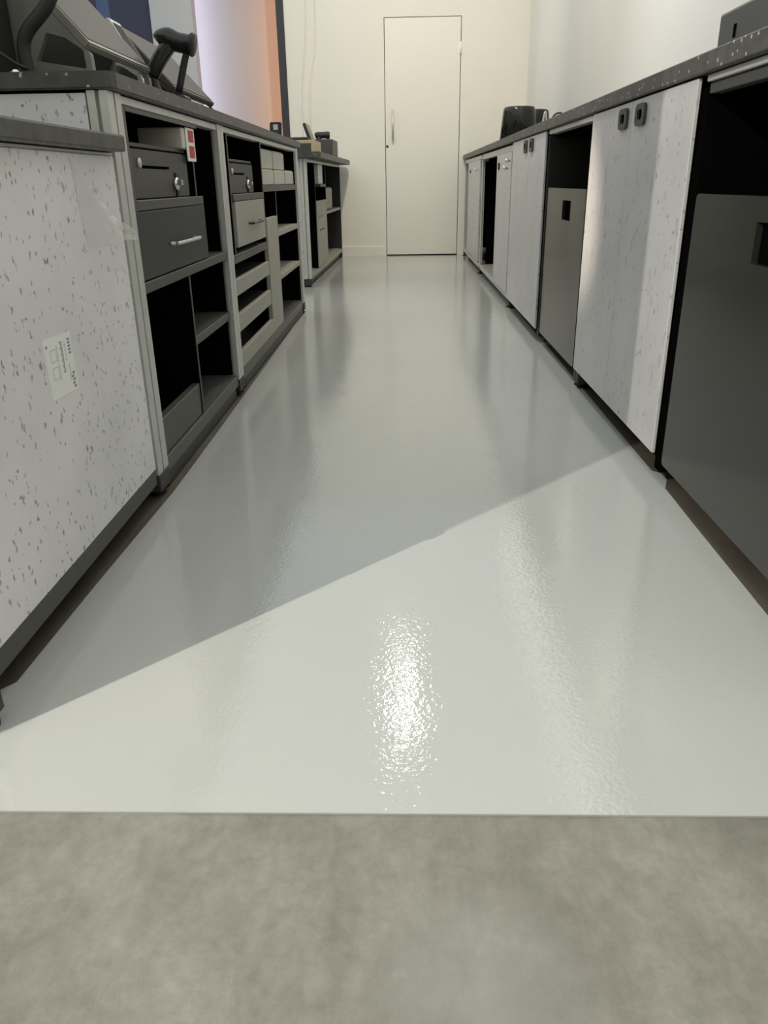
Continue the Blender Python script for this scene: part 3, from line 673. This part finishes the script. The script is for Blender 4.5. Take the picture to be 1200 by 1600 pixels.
def waste_bin(y0, y1, label, hy0, hy1):
    t = RR.thing('waste_bin', label, 'bin', (RX+.24, (y0+y1)/2, 0), 'grey bins in the right cabinets')
    z0, z1 = .056, .677
    bm = bmesh.new()
    ringprism(bm, rrect(y0, y1, z0, z1, .012, 3), [(y, z) for y, z in rrect(hy0, hy1, .562, .634, .002, 3)], 'x', RX+.002, RX+.014)
    f = t.add('front', bm, 'bin')
    t.box('hand_hole', 'black', RX+.0142, RX+.022, hy0-.01, hy1+.01, .552, .644, 0, under=f)
    bm = bmesh.new(); bbox(bm, RX+.0225, RX+.44, y0+.004, y0+.012, z0, z1-.006); bbox(bm, RX+.0225, RX+.44, y1-.012, y1-.004, z0, z1-.006); bbox(bm, RX+.44, RX+.448, y0+.004, y1-.004, z0, z1-.006); bbox(bm, RX+.0225, RX+.44, y0+.0125, y1-.0125, z0, z0+.008)
    t.add('tub', bm, 'bin')
    for yy in (y0+.06, y1-.07):
        for xx in (RX+.075, RX+.38):
            bm = bmesh.new()
            tube(bm, [(xx, yy-.012, .0285), (xx, yy+.012, .0285)], .025, 20); tube(bm, [(xx, yy-.013, .0285), (xx, yy+.013, .0285)], .010, 12, 1)
            bbox(bm, xx-.012, xx+.012, yy-.018, yy-.0135, .02, .0555, 0, 1); bbox(bm, xx-.012, xx+.012, yy+.0135, yy+.018, .02, .0555, 0, 1); bbox(bm, xx-.012, xx+.012, yy-.0135, yy+.0135, .0538, .0555, 0, 1)
            t.add('caster', bm, ['wheel', 'blackmat'])
waste_bin(1.02, 1.832, 'large dark grey bin on casters nearest on the right, in the first open bay', 1.36, 1.505)
waste_bin(2.915, 3.67, 'grey bin on casters in the second open bay on the right', 3.165, 3.325)

# things on the right worktop
RZ = .9445
t = RR.thing('flat_case', 'black flat metal case on the right worktop at the edge of the picture', 'case', (.85, 1.6, RZ))
bm = bmesh.new(); bbox(bm, .675, 1.05, 1.20, 1.955, RZ, RZ+.084, .006, 0, 2); t.add('case_body', bm, 'darkcase')
for yy in (1.86, 1.565): t.box('case_slot', 'black', .6735, .6748, yy-.006, yy+.006, RZ+.028, RZ+.052, 0)
for i, (cx, cy, r1, r2, h, lab) in enumerate([(.828, 6.15, .104, .132, .238, 'glossy black bucket turned upside down, left one on the right worktop'), (.985, 6.46, .096, .122, .240, 'glossy black bucket turned upside down, right one nearer the wall')]):
    t = RR.thing('bucket', lab, 'bucket', (cx, cy, RZ), 'black buckets on the right worktop')
    bm = bmesh.new(); lathe(bm, [(r2-.012, RZ), (r2, RZ+.006), (r1+.01, RZ+h-.03), (r1+.004, RZ+h-.006), (r1-.004, RZ+h), (r1-.03, RZ+h-.003)], 40, (cx, cy)); t.add('bucket_body', bm, 'blackgloss', smooth=True)
    bm = bmesh.new(); lathe(bm, [(r2-.002, RZ+.001), (r2+.006, RZ+.004), (r2+.006, RZ+.016), (r2-.002, RZ+.018)], 40, (cx, cy)); t.add('rim', bm, 'blackgloss', smooth=True)
bm = bmesh.new(); tube(bm, [(.845, 5.25, RZ), (.85, 5.25, 1.02), (.862, 5.25, 1.085), (.872, 5.25, 1.02), (.87, 5.25, RZ)], .006, 8, sub=6)
tag(single(link('steel_loop', bm, 'alu'), (.86, 5.25, RZ), RR), 'thin upright metal loop beside the black buckets', 'metal loop')
bm = bmesh.new(); tube(bm, [(.872, 5.1, RZ), (.878, 5.1, 1.03), (.90, 5.1, 1.062), (.935, 5.1, 1.062), (.965, 5.1, 1.02), (.975, 5.1, RZ)], .005, 8, sub=6)
tag(single(link('cable', bm, 'blackmat'), (.92, 5.1, RZ), RR), 'looped thin black cable on the right worktop', 'cable')

# ------------------------------------------------------------------ camera
f_px = 1210.
a = Vector((633-600, 284-800, f_px)); vx = 46.; vy = -(a.x*vx+f_px*f_px)/a.y
v = Vector((vx, vy, f_px)); a.normalize(); v.normalize()
r = a.cross(v)*-1 if a.cross(v).x < 0 else a.cross(v)
rows = [r, a, -v]           # world X, Y, Z in camera (right, down, forward)
mat = Matrix(((rows[0].x, -rows[0].y, -rows[0].z, 0), (rows[1].x, -rows[1].y, -rows[1].z, 0), (rows[2].x, -rows[2].y, -rows[2].z, .71), (0, 0, 0, 1)))
cd = bpy.data.cameras.new('camera'); cam = bpy.data.objects.new('camera', cd); C.objects.link(cam); cam.matrix_world = mat
cd.sensor_fit = 'VERTICAL'; cd.sensor_height = 36; cd.sensor_width = 27; cd.lens = f_px/1600*36; cd.clip_start = .02
S.camera = cam

# ------------------------------------------------------------------ light
def area(name, loc, target, size, energy, col, size_y=None, shape=None, spread=None):
    l = bpy.data.lights.new(name, 'AREA'); l.energy = energy; l.color = col; l.size = size
    if size_y: l.shape = 'RECTANGLE'; l.size_y = size_y
    if shape: l.shape = shape
    if spread: l.spread = spread
    o = bpy.data.objects.new(name, l); C.objects.link(o); o.location = loc
    o.rotation_euler = (Vector(target)-Vector(loc)).to_track_quat('-Z', 'Y').to_euler(); return o
def spot(name, loc, target, energy, col, size, blend, rad):
    l = bpy.data.lights.new(name, 'SPOT'); l.energy = energy; l.color = col; l.spot_size = size; l.spot_blend = blend; l.shadow_soft_size = rad
    o = bpy.data.objects.new(name, l); C.objects.link(o); o.location = loc
    o.rotation_euler = (Vector(target)-Vector(loc)).to_track_quat('-Z', 'Y').to_euler(); return o
W = bpy.data.worlds.new('world'); S.world = W; W.use_nodes = True
W.node_tree.nodes['Background'].inputs[0].default_value = (.8, .85, .9, 1); W.node_tree.nodes['Background'].inputs[1].default_value = .0
WARM = (1, .93, .80); NEUT = (.97, 1, .97)
area('ceiling_light', (-1.55, 2.9, 2.93), (-1.55, 2.9, 0), 5.4, 156, (.93, 1, 1.02), 11.4)
area('cove_light', (1.10, 4.2, 2.90), (1.178, 4.2, 1.2), 7.5, 4.5, (1, .96, .86), .10)
spot('wall_fill_light', (.05, 4.0, 2.90), (1.178, 3.6, 1.45), 78, (1, .995, .98), 1.6, 1.0, .06)  # added fill that brightens the right wall, not a known fixture
spot('wall_fill_light', (-.1, 5.6, 2.90), (-.1, 8.5, 1.5), 135, (1, .90, .72), 1.8, 1.0, .06)  # added warm fill for the back wall, cone kept off the floor reflection
area('linear_lamp', (-.03, 4.9, 2.92), (-.03, 4.9, 0), .05, 21, (1, .88, .66), 1.1)
spot('shop_lamp', (-2.276, -.897, 2.88), (.25, 1.1, 0), 500, (1, .955, .84), 1.25, .5, .004)
spot('warm_spot', (-2.6, 4.2, 2.1), (.62, 2.92, .60), 700, (1, .88, .70), .17, .9, .04)
area('strip_orange', (-1.235, 8.62, 1.6), (-1.36, 8.92, 1.6), .02, 4.2, (1, .36, .05), 2.4)
area('strip_lilac', (-2.15, 8.72, 1.7), (-1.75, 8.92, 1.7), .04, 7.0, (.80, .77, 1), 2.4)

S.view_settings.view_transform = 'Standard'; S.view_settings.look = 'None'; S.view_settings.exposure = 0; S.view_settings.gamma = 1; S.view_settings.use_curve_mapping = False
